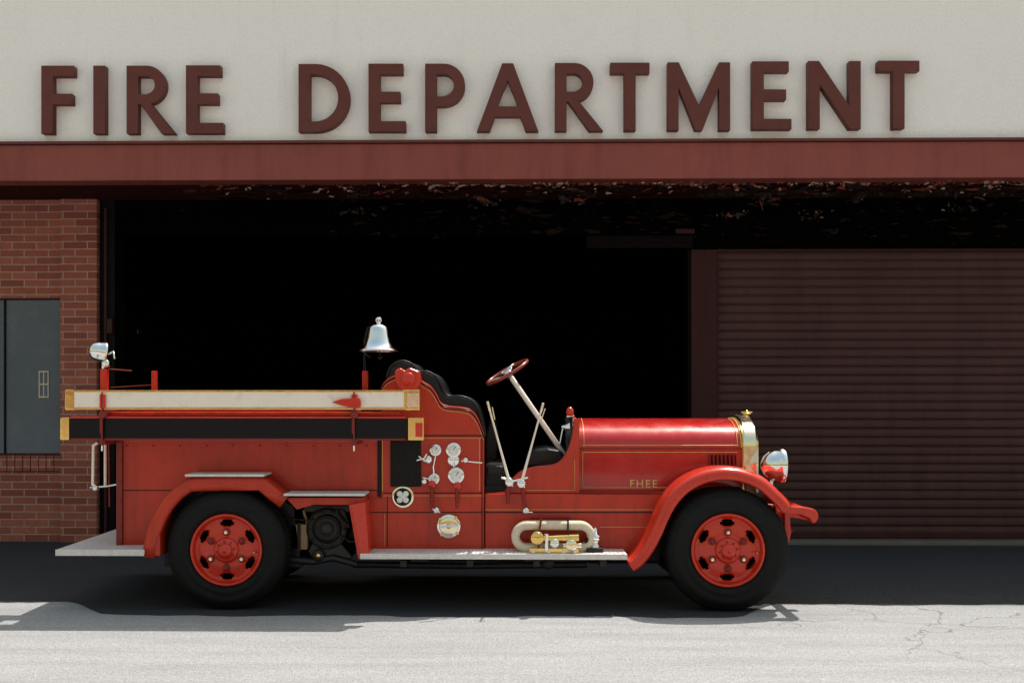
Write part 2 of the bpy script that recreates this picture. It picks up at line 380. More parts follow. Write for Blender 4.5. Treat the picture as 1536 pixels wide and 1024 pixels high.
# ---------------------------------------------------------------- SIGN LETTERS
S=empty('fire_department_sign',(0,0,0)); PARENT[0]=S
def arc(cx,cy,rx,ry,a0,a1,n=18):
    return [(cx+rx*math.cos(math.radians(a0+(a1-a0)*i/n)),cy+ry*math.sin(math.radians(a0+(a1-a0)*i/n))) for i in range(n+1)]
def L(ch,W,k=16.5):
    h=101
    if ch=='F': return [[(0,0),(W,0),(W,k*.9),(k,k*.9),(k,42),(W-3,42),(W-3,57),(k,57),(k,h),(0,h)]]
    if ch=='I': return [[(0,0),(W,0),(W,h),(0,h)]]
    if ch=='E': return [[(0,0),(W-4,0),(W-4,k*.9),(k,k*.9),(k,42),(W-8,42),(W-8,57),(k,57),(k,h-k*.9),(W,h-k*.9),(W,h),(0,h)]]
    if ch=='T': return [[(0,0),(W,0),(W,15),(W/2+k*.5,15),(W/2+k*.5,h),(W/2-k*.5,h),(W/2-k*.5,15),(0,15)]]
    if ch=='N': return [[(0,0),(k*.95,0),(W-k,68),(W-k,0),(W,0),(W,h),(W-k*.95,h),(k,33),(k,h),(0,h)]]
    if ch=='M': return [[(0,0),(16,0),(W/2,65),(W-16,0),(W,0),(W,h),(W-k*.95,h),(W-k*.95,35),(W/2+5,h),(W/2-5,h),(k*.95,35),(k*.95,h),(0,h)]]
    if ch=='D': 
        o=[(0,0),(W*.33,0)]+arc(W*.33,h/2,W*.67,h/2,-90,90)[1:-1]+[(W*.33,h),(0,h)]
        i=[(k,15),(W*.33,15)]+arc(W*.33,h/2,W*.67-k,h/2-15,-90,90)[1:-1]+[(W*.33,h-15),(k,h-15)]
        return [o,i]
    if ch in 'PR':
        BW=W if ch=='P' else W-14; BH=63 if ch=='P' else 57
        cx=BW-BH/2
        o=[(0,0),(cx,0)]+arc(cx,BH/2,BH/2,BH/2,-90,90)[1:-1]
        i=[(k,15),(cx,15)]+arc(cx,BH/2,BH/2-k*.95,BH/2-15,-90,90,12)[1:-1]+[(cx,BH-14),(k,BH-14)]
        if ch=='P': o+=[(cx,BH),(k,BH),(k,h),(0,h)]
        else: o+=[(cx+6,BH-.5),(W,h),(W-20,h),(cx-9,BH),(k,BH),(k,h),(0,h)]
        return [o,i]
    if ch=='A':
        c=W/2; o=[(c-8,0),(c+8,0),(W,h),(W-18,h),(W-26,79),(26,79),(18,h),(0,h)]
        i=[(c,24),(c+16.5,64.5),(c-16.5,64.5)]
        return [o,i]
YL=3.26
specs=[('F',62,110,99),('I',140,157,99),('R',190,262,99),('E',279,334,98.5),('D',448,524,96.5),('E',553,608,96),('P',638,697,96),('A',716,807,95.5),('R',833,904,95),('T',916,974,94.5),('M',1002,1095,94),('E',1129,1187,92.5),('N',1213,1291,92),('T',1318,1379,91.5)]
for idx,(ch,a,b_,top) in enumerate(specs):
    cu=bpy.data.curves.new('letter_%s_%d'%(ch,idx),'CURVE'); cu.dimensions='2D'; cu.fill_mode='BOTH'
    for loop in L(ch,b_-a):
        sp=cu.splines.new('POLY'); sp.points.add(len(loop)-1)
        for i,(lx,ly) in enumerate(loop):
            p=w(a+lx,top+ly,YL); sp.points[i].co=(p.x,p.z,0,1)
        sp.use_cyclic_u=True
    cu.extrude=.055; cu.bevel_depth=.003
    ob=bpy.data.objects.new(cu.name,cu); ob.rotation_euler=(math.pi/2,0,0); ob.location=(0,YL+.060,0)
    finish(ob,LETM)
# ---------------------------------------------------------------- FIRE TRUCK
T=empty('fire_truck',(0,0,0)); PARENT[0]=T
RT=.508
def wheel(nm,px,Y,sgn=1,R=RT):
    c=w(px,830,0); c=Vector((c.x,Y,R))
    def pr(l): return [(r*R/.507,h*sgn) for r,h in l]
    lathe(nm+'_tyre',pr([(.295,.06),(.305,.03),(.33,.014),(.36,.006),(.365,.010),(.40,.0),(.44,.003),(.446,.010),(.47,.022),(.49,.04),(.502,.065),(.507,.10),(.500,.103),(.500,.112),(.507,.115),(.508,.14),(.508,.165),(.500,.168),(.500,.178),(.507,.18),(.502,.215),(.49,.24),(.44,.277),(.38,.28),(.30,.25)]),c,'Y',RUB,96)
    V=[];Fc=[]
    n=64
    for i in range(n):
        t=2*math.pi*i/n; 
        for y0,y1 in ((.035,.092),(.19,.245)):
            b0=len(V)
            for dt in (-.03,.03):
                for r0,yy in ((.478,y0),(.478,y1),(.5115,y1),(.5115 if y0>.1 else .497,y0+.012)):
                    r0=r0*R/.507
                    V.append(c+Vector((r0*math.cos(t+dt),yy*sgn,r0*math.sin(t+dt))))
            Fc+=[(b0,b0+1,b0+2,b0+3),(b0+4,b0+5,b0+6,b0+7),(b0,b0+3,b0+7,b0+4),(b0+3,b0+2,b0+6,b0+7),(b0+2,b0+1,b0+5,b0+6),(b0,b0+1,b0+5,b0+4)]
    mesh(nm+'_tread',V,Fc,RUB)
    prof=[(.303,.055),(.304,.03),(.300,.018),(.290,.014),(.281,.020),(.274,.045),(.268,.072),(.252,.074),(.238,.070),(.212,.062),(.198,.058),(.17,.050),(.12,.046),(.108,.046),(.102,.03),(.098,.018),(.085,.012),(.062,.010),(.058,-.012),(.052,-.022),(.03,-.028),(0,-.030)]
    def skip(j,i):
        q=i%12
        if j==8: return 3<=q<=8
        if j in(7,9): return 4<=q<=7
        return False
    o=lathe(nm+'_disc',pr(prof),c,'Y',REDB,72,True,skip)
    so=o.modifiers.new('s','SOLIDIFY'); so.thickness=.006
    lathe(nm+'_brake_drum',pr([(.25,.25),(.25,.13),(0,.12)]),c,'Y',BLK,32)
    lathe(nm+'_rim_barrel',pr([(.30,.05),(.272,.07),(.272,.25),(.30,.26)]),c,'Y',DRED,48)
    for i in range(6):
        t=math.radians(30+60*i); p=c+Vector((.150*math.cos(t),.03*sgn,.150*math.sin(t)))
        lathe(nm+'_lug_collar_%d'%i,[(.032,.022*sgn),(.032,.010*sgn),(.026,.004*sgn),(0,.004*sgn)],p,'Y',DRED,20)
        lathe(nm+'_lug_nut_%d'%i,[(.019,.01*sgn),(.019,-.012*sgn),(.015,-.018*sgn),(0,-.02*sgn)],p,'Y',NIC if i%2 else DRED,6,False)
    for i in range(8):
        t=math.radians(45*i+10); p=c+Vector((.078*math.cos(t),.008*sgn,.078*math.sin(t)))
        lathe(nm+'_hub_bolt_%d'%i,[(.007,.008*sgn),(.007,-.006*sgn),(0,-.006*sgn)],p,'Y',DRED,6,False)
    rod(nm+'_valve_stem',c+Vector((.262,.05*sgn,-.02)),c+Vector((.235,.0,-.018)),.006,BRS,8)
wheel('rear_wheel',338,0.0); wheel('front_wheel',1093,0.0,1,.515)
wheel('far_rear_wheel',338,2.0,-1); wheel('far_front_wheel',1093,2.0,-1,.515)
rod('rear_axle',w(338,830,0)+Vector((0,.2,-.0)),w(338,830,0)+Vector((0,1.8,0)),.06,DARK)
rod('front_axle',w(1093,830,0)+Vector((0,.2,-.0)),w(1093,830,0)+Vector((0,1.8,0)),.04,DARK)
lathe('differential',[(0,-.18),(.12,-.14),(.17,0),(.12,.14),(0,.18)],w(338,830,0)+Vector((0,1,0)),'Y',DARK,24)
pbox('chassis_rail',190,1165,782,806,.62,.70,DARK,.006)
a=w(190,782,.62); 
box('far_chassis_rail',a.x,w(1165,782,.62).x,1.35,1.43,w(600,806,.62).z,w(600,782,.62).z,DARK)
rod('drive_shaft',w(420,820,1),w(900,815,1),.035,DARK)
pbox('engine_sump',880,990,790,845,.75,1.3,DARK,.03)
pbox('gearbox',640,790,790,842,.8,1.2,DARK,.03)
for i in range(5):
    l=95-16*i; ptube('front_leaf_%d'%i,[(1093-l,795+i*5,.42),(1093-l*.5,806+i*5,.42),(1093,810+i*5,.42),(1093+l*.5,806+i*5,.42),(1093+l,795+i*5,.42)],0,.013,DRED)
# --- rear body
poly('rear_body_lower',[(176,660),(571,660),(571,748),(425,748),(395,733),(285,733),(256,765),(243,818),(176,818)],.30,1.70,RED,.012)
pbox('rear_body_upper',168,636,596,659,.47,1.53,RED,.012)
pbox('hose_bed_cover',190,560,590,600,.55,1.45,BLK,.01)
pbox('body_top_rail',160,600,618,623,.10,.46,RED,.004)
pbox('body_mid_bead',176,571,656,662,.285,.30,REDB,.004)
ptube('body_seam',[(180,735),(268,735)],.297,.0035,BLK); ptube('body_seam_b',[(440,735),(566,735)],.297,.0035,BLK)
pbox('rear_corner_post',174,183,660,818,.27,.30,DRED,.004)
for i,(x,y) in enumerate([(190+40*i,668) for i in range(10)]+[(180,690),(180,720),(180,750),(180,790)]):
    disc('body_rivet_%d'%i,x,y,.297 if x>183 else .267,1.6,.006,DRED,8,.003)
poly('rear_wheel_liner',[(246,850),(250,790),(275,742),(330,733),(400,738),(440,760),(452,850)],.31,1.66,BLK,.0)
path=[(213,834),(215,815),(221,795),(231,770),(243,750),(260,731),(280,718),(300,716),(340,715),(392,716),(400,720),(415,732),(432,745)]
sweep('rear_fender',path,[(.02,.115),(-.005,.10),(-.012,.06),(-.008,.02),(.01,.004),(.04,0),(.30,0)],RED)
far=[(1.99,.1),(2.0,.02),(1.96,0),(1.70,0)]
sweep('far_rear_fender',path,far,RED)
poly('fender_tail_flare',[(213,834),(219,800),(231,769),(246,775),(240,800),(240,834)],.0,.30,RED,.01)
def step(nm,x0,x1,y,Y0,Y1,th=.02):
    a=w(x0,y,Y0); b=w(x1,y,Y0); box(nm,a.x,b.x,Y0,Y1,a.z-th,a.z,PLATE,.005)
    n=int((b.x-a.x)/.035)
    V=[];Fc=[]
    for i in range(n):
        for j in range(int((Y1-Y0)/.035)):
            cx=a.x+.02+i*.035; cy=Y0+.02+j*.035; b0=len(V); d=.012; e=.003
            sg=1 if (i+j)%2 else -1
            V+= [(cx-d,cy-sg*d,a.z+.0005),(cx+e,cy-sg*e+e,a.z+.003),(cx+d,cy+sg*d,a.z+.0005),(cx-e,cy+sg*e-e,a.z+.003)]; Fc.append((b0,b0+1,b0+2,b0+3))
    mesh(nm+'_ribs',V,Fc,PLATE)
step('fender_step',277,396,711,-.03,.29)
step('pump_step',425,547,740,-.03,.29)
step('running_board',540,941,830,-.03,.40,.035)
step('tail_board',83,216,824,-.03,2.0,.04)
pbox('tail_board_edge',83,216,824,833,-.036,-.031,PLATE,.001)
pbox('running_board_edge',540,941,831,838,-.036,-.031,PLATE,.001)
for x in (600,700,800,900): pbox('running_board_bracket_%d'%x,x,x+10,840,850,.02,.6,DARK,.003)
a=w(540,830,0);b=w(941,830,0); box('far_running_board',a.x,b.x,1.6,2.0,a.z-.035,a.z,PLATE)
poly('step_riser',[(428,746),(546,746),(549,757),(470,757),(445,764)],.05,.30,RED,.006)
poly('pump_panel_brace',[(523,757),(548,752),(554,836),(537,838)],-.01,.30,REDB,.008)
ptube('brace_edge',[(526,760),(541,836)],-.012,.006,REDB)
# machinery
disc('pump_volute',490,793,.30,31,.3,IRON,40,.02)
disc('pump_volute_ring',490,793,.27,22,.05,BLK,40,.015)
disc('pump_ring_rim',490,793,.262,17,.03,IRON,40,.004)
disc('pump_cap',490,793,.25,10,.04,IRON,6,.01)
for i in range(10):
    t=i*math.pi/5; disc('pump_bolt_%d'%i,490+26.5*math.cos(t),793+26.5*math.sin(t),.285,2.2,.02,IRON,6,.004)
poly('pump_casting_top',[(462,772),(478,764),(516,764),(524,784),(520,800),(508,772),(480,768)],.32,.6,IRON,.006)
poly('pump_casting_foot',[(468,815),(512,815),(528,834),(520,844),(470,840),(462,826)],.31,.6,IRON,.008)
pbox('battery_box',436,461,786,824,.31,.5,WOOD,.008)
pbox('battery_strap',446,451,784,826,.302,.31,DARK,.002)
ptube('pump_pipe',[(432,838,.30),(470,842,.30),(500,836,.30),(536,846,.30)],0,.03,IRON)
ptube('pump_pipe_b',[(455,765,.33),(466,800,.33),(480,835,.33),(520,838,.33)],0,.012,WOOD)
ptube('pump_pipe_c',[(505,764,.28),(508,775,.27),(524,790,.27)],0,.012,IRON)
ptube('pump_linkage',[(434,778,.28),(470,780,.27),(526,812,.27)],0,.007,DARK)
disc('drain_valve',477,833,.26,9,.05,IRON,20,.01); disc('drain_valve_hub',477,833,.25,4,.03,BRS,8,.006)
pbox('pump_mount',455,535,757,768,.34,.9,IRON,.01)
ptube('exhaust_pipe',[(530,846,.5),(700,848,.5),(880,846,.5)],0,.03,DARK)
disc('underside_tank_cap',823,845,.25,9,.05,DARK,20,.01)
# --- mid body with seat side
seat=[(571,582),(576,573),(584,566),(597,561),(612,560),(625,564),(635,572),(646,579),(654,590),(661,603),(672,608),(692,610),(706,614),(716,626),(722,640),(726,652)]
seat=[tuple(p) for p in smoothpts([Vector((x,y)) for x,y in seat],4)]
poly('mid_body_panel',seat+[(726,830),(553,830),(553,746),(571,746)],.30,.42,RED,.012)
poly('mid_body_core',[(575,640),(722,660),(722,820),(560,820),(575,746)],.42,1.60,DRED,.0)
poly('far_body_panel',seat+[(726,830),(553,830),(553,746),(571,746)],1.6,1.7,RED,.012)
cush=[(580,566),(584,553),(592,545),(604,541),(618,546),(628,557),(640,557),(652,563),(660,574),(666,588),(674,594),(690,594),(703,598),(713,607),(719,620),(724,640),(727,655)]
cush=[tuple(p) for p in smoothpts([Vector((x,y)) for x,y in cush],5)]
poly('seat_back_cushion',cush+[(722,670),(600,640),(575,590)],.38,1.62,LEA,.03,True,4)
ptube('seat_back_piping',[(x,y,.375) for x,y in cush],0,.009,LEA)
poly('seat_light_bracket',[(592,556),(600,551),(607,556),(614,551),(629,557),(631,572),(624,585),(600,585),(593,572)],.14,.30,REDB,.016,True,4)
disc('seat_marker_lens',612,568,.12,10,.05,REDB,24,.015)
def stripe(nm,pts,Y,m=GOLD,r=.003): ptube(nm,pts,Y,r,m,res=1)
stripe('seat_edge_black',[(x,y+4) for x,y in seat],.298,BLK,.0065)
stripe('seat_edge_gold',[(x-1,y+8) for x,y in seat[2:]],.298,GOLD,.0022)
pbox('black_corner_band',566,571,660,745,.284,.30,BLK,.002)
stripe('corner_gold',[(573.5,660),(573.5,736)],.297,GOLD)
stripe('panel_gold_h',[(636,653),(723,653)],.298,BLK,.005); stripe('panel_gold_h2',[(636,657),(723,657)],.298,GOLD,.002)
stripe('panel_v_black',[(723,655),(723,826)],.298,BLK,.004); stripe('panel_v_gold',[(719,658),(719,736)],.298,GOLD,.002)
stripe('waist_black',[(556,768),(724,768)],.298,BLK,.004)
stripe('waist_black2',[(575,739),(724,739)],.298,BLK,.0045); stripe('waist_gold2',[(575,743),(724,743)],.298,GOLD,.002)
stripe('panel_v_low',[(581,745),(581,820)],.298,BLK,.0035); stripe('panel_gold_low',[(577,770),(577,818)],.298,GOLD,.0015)
pbox('grille_back',586,631,661,729,.292,.30,BLK,.002)
for i in range(9): ptube('grille_v_%d'%i,[(588+5.1*i,662),(588+5.1*i,728)],.287,.0018,DARK,res=1)
for i in range(13): ptube('grille_h_%d'%i,[(587,664+5.2*i),(630,664+5.2*i)],.286,.0018,DARK,res=1)
ptube('grille_frame',[(586,661),(631,661),(631,729),(586,729)],.286,.004,BLK,cyc=True)
disc('emblem_ring',604,745,.285,17,.02,NIC,40,.004); disc('emblem_face',604,745,.278,13.5,.01,BLK,40,.002)
for t in (45,135,225,315):
    c=math.cos(math.radians(t));sn=math.sin(math.radians(t))
    disc('emblem_petal_%d'%t,604+6.5*c,745+6.5*sn,.273,4.6,.01,WHT,16,.002)
disc('emblem_centre',604,745,.270,3.2,.008,WHT,16,.002)
def gauge(nm,x,y,r,dial=True):
    disc(nm+'_case',x,y,.255,r,.05,CHR,36,.006)
    if dial:
        disc(nm+'_dial',x,y,.246,r*.72,.008,WHT,32,.001)
        for q in range(7):
            t=math.radians(-30+40*q); a=w(x,y,.2435); R=r*.56*s(.25)
            rod(nm+'_tick_%d'%q,a+Vector((R*math.cos(t),0,R*math.sin(t))),a+Vector((R*.75*math.cos(t),0,R*.75*math.sin(t))),.0012,BLK,5)
        a=w(x,y,.243); rod(nm+'_needle',a,a+Vector((r*.5*s(.2)*.6,0,r*.5*s(.2))),.002,BLK,6)
gauge('pressure_gauge',653,675,9); gauge('vacuum_gauge',680,675,11.5); gauge('pump_gauge',684,713,12.5); gauge('small_gauge',651,718,8.5)
disc('gauge_mount_a',680,690,.26,9,.04,CHR,24,.01); disc('gauge_mount_b',642,689,.25,6,.05,CHR,16,.01)
ptube('gauge_pipe_a',[(680,686),(681,700)],.255,.009,CHR); ptube('gauge_pipe_b',[(653,684),(650,700),(651,712)],.26,.007,CHR)
ptube('valve_handle_a',[(625,690,.22),(636,687,.22),(640,680,.22)],0,.009,CHR); ptube('valve_handle_b',[(628,684,.23),(638,692,.23)],0,.007,CHR)
ptube('throttle_rod',[(692,691,.24),(723,694,.26)],0,.006,CHR); disc('throttle_knob',698,690,.23,4,.03,CHR,16,.008)
ptube('panel_pipe_c',[(634,716,.25),(645,718,.25)],0,.006,CHR); disc('panel_tap',636,722,.24,4,.03,CHR,12,.006)
for nm,x0,y0,y1 in (('a',647,728,764),('b',685,731,762)):
    ptube('pump_lever_'+nm,[(x0,y0,.24),(x0+1,(y0+y1)/2,.22),(x0,y1,.23)],0,.016,DRED,taper=[.7,1.15,.6])
    disc('lever_pivot_'+nm,x0+1,y0-2,.24,6,.05,REDB,20,.01)
disc('drain_cock',654,765,.25,5,.05,CHR,14,.01); ptube('drain_cock_handle',[(648,763),(660,768)],.235,.006,CHR)
disc('suction_inlet_flange',673,789,.262,18,.04,CHR,48,.004); disc('suction_inlet_face',673,789,.25,14.5,.02,NIC,40,.006)
ptube('suction_cap_bar',[(660,790),(686,788)],.232,.008,CHR); disc('suction_cap_hub',673,789,.235,4,.02,BRS,16,.006)
for t in (0,90,180,270): disc('suction_lug_%d'%t,673+17*math.cos(math.radians(t+40)),789+17*math.sin(math.radians(t+40)),.25,2.6,.03,BRS,8,.004)
# --- cockpit & lower apron
poly('lower_apron',[(727,740),(1012,740),(1000,765),(984,798),(958,828),(727,828)],.33,1.67,RED,.01)
cowl=[(727,739),(757,738),(766,722),(780,708),(800,701),(826,698),(842,690),(853,672),(859,650),(862,628),(869,627),(869,739)]
cowl=cowl[:2]+[tuple(p) for p in smoothpts([Vector((x,y)) for x,y in cowl[1:-2]],4)][1:]+cowl[-2:]
poly('cowl_side_panel',cowl,.36,.42,RED,.012)
poly('far_cowl_side_panel',cowl,1.58,1.64,RED,.012)
ptube('cowl_edge_bead',[(x,y,.37) for x,y in cowl[2:-3]],0,.008,DRED)
pbox('cockpit_floor',727,865,728,739,.42,1.58,BLK,.004)
pbox('seat_base',728,757,708,736,.44,1.56,BLK,.01)
pbox('seat_cushion',727,756,698,712,.43,1.56,LEA,.03)
poly('side_battery_roll',[(790,700),(792,686),(802,676),(822,673),(842,676),(850,690),(846,700)],.6,1.5,LEA,.02)
poly('seat_far_bolster',[(727,655),(735,625),(742,628),(748,650),(745,690),(727,700)],1.2,1.58,LEA,.02)
def archsec(hy,zb,zs,zt_,n=20,ctr=1.0):
    pts=[(ctr-hy,zb),(ctr-hy,zs)]
    for i in range(1,n):
        t=math.pi-math.pi*i/n; pts.append((ctr+hy*math.cos(t),zs+(zt_-zs)*math.sin(t)**.85))
    return pts+[(ctr+hy,zs),(ctr+hy,zb)]
def arch(nm,secs,m,b=0,caps=True):
    V=[];Fc=[]
    for x,sec in secs: V+=[(x,y,z) for y,z in sec]
    k=len(secs[0][1])
    for i in range(len(secs)-1):
        for j in range(k-1): Fc.append((i*k+j,i*k+j+1,(i+1)*k+j+1,(i+1)*k+j))
        Fc.append((i*k+k-1,i*k,(i+1)*k,(i+1)*k+k-1))
    if caps: Fc+= [tuple(range(k)),tuple(range((len(secs)-1)*k,len(secs)*k))]
    o=mesh(nm,V,Fc,m,True); 
    md=o.modifiers.new('es','EDGE_SPLIT'); md.split_angle=math.radians(32); return o
HY=.50
zb=w(990,738,.5).z; zs=w(990,672,.5).z; zt_=w(990,627,1.0).z
xa=w(868,700,.5).x; xf=w(1114,700,.5).x
arch('hood',[(xa,archsec(HY,zb,zs,zt_)),((xa+xf)/2,archsec(HY-.0,zb,zs,zt_)),(xf,archsec(HY-.01,zb,zs,zt_))],HOOD)
arch('cowl_arch',[(w(860,700,.45).x,archsec(HY+.06,zb,zs+.01,zt_+.02)),(xa-.004,archsec(HY+.045,zb,zs+.01,zt_+.012))],RED)
arch('dashboard',[(w(851,700,.45).x,archsec(HY+.04,zb+.15,zs,zt_+.0)),(w(860,700,.45).x-.003,archsec(HY+.05,zb+.15,zs,zt_+.01))],BLK)
tube('dash_bead',[Vector((w(860,700,.45).x,y-.0,z+.006)) for y,z in archsec(HY+.062,zb+.1,zs+.01,zt_+.022,30)],.009,BLK)
ptube('hood_hinge',[(868,672),(1113,672)],.494,.005,DRED)
yh=.4955
stripe('hood_side_stripe',[(874,678),(1106,678)],yh,GOLD); stripe('hood_side_stripe_v',[(874,678),(874,731),(1000,731)],yh,GOLD)
stripe('hood_top_edge_stripe',[(874,667.5,.5),(1108,667.5,.5)],yh-.0035,GOLD,.0025)
def hoodarc(px,t0,t1,n=10,off=.002):
    X=w(px,700,.5).x; out=[]
    for i in range(n+1):
        t=math.radians(t0+(t1-t0)*i/n); out.append(Vector((X,1.0+(HY+off)*math.cos(t),zs+(zt_-zs+off)*math.sin(t)**.85)))
    return out
tube('hood_arc_stripe_rear',hoodarc(876,178,95),.0028,GOLD,res=1); tube('hood_arc_stripe_front',hoodarc(1106,178,95),.0028,GOLD,res=1)
tube('hood_arc_band_front',hoodarc(1112,180,0,24),.006,GOLD,res=2)
for i in range(7):
    ptube('hood_louvre_%d'%i,[(1064+6*i,681),(1065+6*i,698)],.49,.007,DRED); ptube('hood_louvre_slot_%d'%i,[(1067+6*i,682),(1068+6*i,697)],.494,.004,BLK)
stripe('apron_black',[(868,739.5),(1005,739.5)],.327,BLK,.005)
stripe('apron_mid_black',[(727,768),(985,768)],.327,BLK,.0045); stripe('apron_mid_gold',[(727,764),(987,764)],.327,GOLD,.002)
stripe('apron_gold_low',[(900,790),(975,790)],.327,GOLD,.0018)
stripe('cowl_gold',[(790,735),(862,735),(862,690)],.357,GOLD,.002)
cu=bpy.data.curves.new('hood_lettering','FONT'); cu.body='FHEE'; cu.size=.095; cu.extrude=.001; cu.space_character=1.25
ob=bpy.data.objects.new('hood_lettering',cu); ob.rotation_euler=(math.pi/2,0,0); ob.location=w(944,730.5,.492); finish(ob,GOLD)
xr=w(1139,700,.5).x
arch('radiator_shell',[(xf+.001,archsec(HY+.012,zb-.0,zs+.012,zt_+.012)),(xf+.02,archsec(HY+.025,zb-.0,zs+.015,zt_+.03)),(xr-.03,archsec(HY+.02,zb-.0,zs+.015,zt_+.028)),(xr-.008,archsec(HY+.0,zb-.0,zs+.01,zt_+.01)),(xr,archsec(HY-.03,zb,zs,zt_-.015))],NIC)
box('radiator_core',xr-.02,xr+.006,.58,1.42,zb+.02,zs+.1,BLK,.004)
arch('radiator_band',[(xf-.004,archsec(HY+.018,zb,zs+.014,zt_+.02)),(xf+.012,archsec(HY+.018,zb,zs+.014,zt_+.02))],BRS)
c=w(1120,624,1.0); lathe('radiator_cap',[(.035,-.02),(.035,.012),(.045,.014),(.045,.03),(.03,.036),(.012,.04),(.010,.055),(0,.058)],c,'Z',BRS,24)
rod('radiator_cap_bar',c+Vector((-.05,0,.035)),c+Vector((.05,0,.035)),.008,BRS)
for nm,Y in (('headlamp',.30),('far_headlamp',1.7)):
    c=w(1142,697,.30); c.y=Y
    lathe(nm,[(0,-.01),(.03,0),(.075,.02),(.11,.055),(.132,.10),(.142,.145),(.150,.148),(.153,.165),(.150,.19),(.143,.198),(.14,.196)],c,'X',CHR,48)
    lathe(nm+'_glass',[(.141,.19),(.10,.205),(.05,.213),(0,.216)],c,'X',WHT,40)
    rod(nm+'_post',c+Vector((.09,0,-.13)),c+Vector((.07,.0,-.27)),.016,CHR)
rod('headlamp_bar',w(1148,728,.25),w(1148,728,.25)+Vector((0,1.5,0)),.018,REDB)
fp=[(940,841),(952,832),(964,816),(975,795),(985,772),(996,751),(1010,733),(1028,718),(1050,707),(1075,701),(1100,701),(1124,706),(1148,717),(1168,734),(1182,748),(1189,758)]
fps=[tuple(p) for p in smoothpts([Vector(p) for p in fp],5)]
sweep('front_fender',fps,[(.01,.105),(-.008,.10),(-.014,.085),(-.012,.055),(0,.03),(.03,.010),(.09,.0),(.20,.0),(.36,.01),(.40,.02)],REDB)
sweep('far_front_fender',fps,[(1.99,.1),(2.01,.08),(1.99,.02),(1.9,0),(1.6,.01)],REDB)
poly('front_inner_splash',[(1000,765),(1012,745),(1060,730),(1110,730),(1130,745),(1130,800),(990,800)],.45,.5,BLK,.0)
poly('frame_horn',[(1120,752),(1165,757),(1222,764),(1226,772),(1218,781),(1190,776),(1120,778)],.42,.50,REDB,.012)
poly('bumper_end',[(1163,757),(1205,760),(1222,763),(1228,770),(1226,782),(1219,785),(1214,776),(1200,771),(1165,768)],.02,.14,REDB,.015,True,3)
p=w(1220,774,.08); rod('bumper_bar',p,p+Vector((0,1.84,0)),.045,REDB,24)
poly('spring_hanger',[(1176,760),(1184,762),(1187,800),(1182,818),(1177,800)],.30,.38,REDB,.008)
ptube('fender_brace',[(1150,762,.2),(1186,764,.1),(1212,768,.08)],0,.012,REDB)
# --- steering
c0=w(762,559,.78); base=w(848,684,.70)
rod('steering_column',base,c0,.023,CREAM,20)
def ring(nm,c,n,R,r,m,N=56):
    n=Vector(n).normalized(); U=n.orthogonal().normalized(); V=n.cross(U)
    return tube(nm,[c+U*R*math.cos(2*math.pi*i/N)+V*R*math.sin(2*math.pi*i/N) for i in range(N)],r,m,cyc=True)
wn=Vector((-.50,-.14,.855)).normalized()
cw=w(761,558,.78)
ring('steering_wheel_rim',cw,wn,.205,.0165,STW)
U=wn.orthogonal().normalized(); V_=wn.cross(U)
for i in range(4):
    t=i*math.pi/2+.5; d=U*math.cos(t)+V_*math.sin(t); rod('steering_spoke_%d'%i,cw-wn*.03,cw+d*.2,.010,CHR,10)
lathe('steering_hub',[(.0,-.07),(.03,-.065),(.04,-.03),(.045,-.01),(.03,.012),(0,.016)],cw,wn,CHR,24)
ring('spark_quadrant',cw+wn*.015,wn,.06,.006,CHR,30)
rod('spark_lever',cw+wn*.02,cw+wn*.03+U*.12,.006,CHR,8)
def lever(nm,a,b,r0=.009):
    A=w(*a);Bp=w(*b)
    tube(nm,[A,A.lerp(Bp,.5),Bp],r0,CREAM,taper=[.8,1,1.5])
    d=(A-Bp).normalized(); rod(nm+'_grip',A-d*.09,A,.012,NIC,12)
    off=Vector((.022,0,0)); tube(nm+'_release',[A-d*.16+off,A-d*.05+off*1.3],.005,NIC)
lever('brake_lever',(731,602,.30),(764,722,.27)); lever('gear_lever',(815,604,.33),(782,724,.27))
ptube('lever_quadrant',[(752,716,.3),(768,722,.3),(792,716,.3)],0,.010,CHR)
for i,(x,y) in enumerate(((764,723),(782,725))):
    disc('lever_boss_%d'%i,x,y,.25,6.5,.08,CHR,24,.008)
    ptube('lever_link_%d'%i,[(x-4,y-6,.26),(x+5,y+6,.26)],0,.008,CHR)
ptube('lever_foot_a',[(763,728,.28),(761,755,.29)],0,.020,DRED,taper=[1,.7]); ptube('lever_foot_b',[(783,728,.28),(788,768,.29)],0,.016,DRED,taper=[1,.7])
disc('drip_cock',789,766,.27,5,.05,CHR,12,.008); ptube('drip_cock_handle',[(785,768),(799,768)],.25,.005,CHR)
ptube('pedal_rod',[(845,640,.9),(835,690,.85)],0,.012,CHR)
c=w(855,618,.55); lathe('dash_lamp',[(.0,-.03),(.03,-.025),(.034,.0),(.028,.03),(.012,.045),(0,.047)],c,'Z',REDB,20)
ptube('dash_lamp_ring',[(850,624,.55),(861,624,.55)],0,.012,CHR)
lathe('dash_horn',[(.01,-.05),(.02,-.02),(.045,.02)],w(851,640,.6),'X',CHR,20)
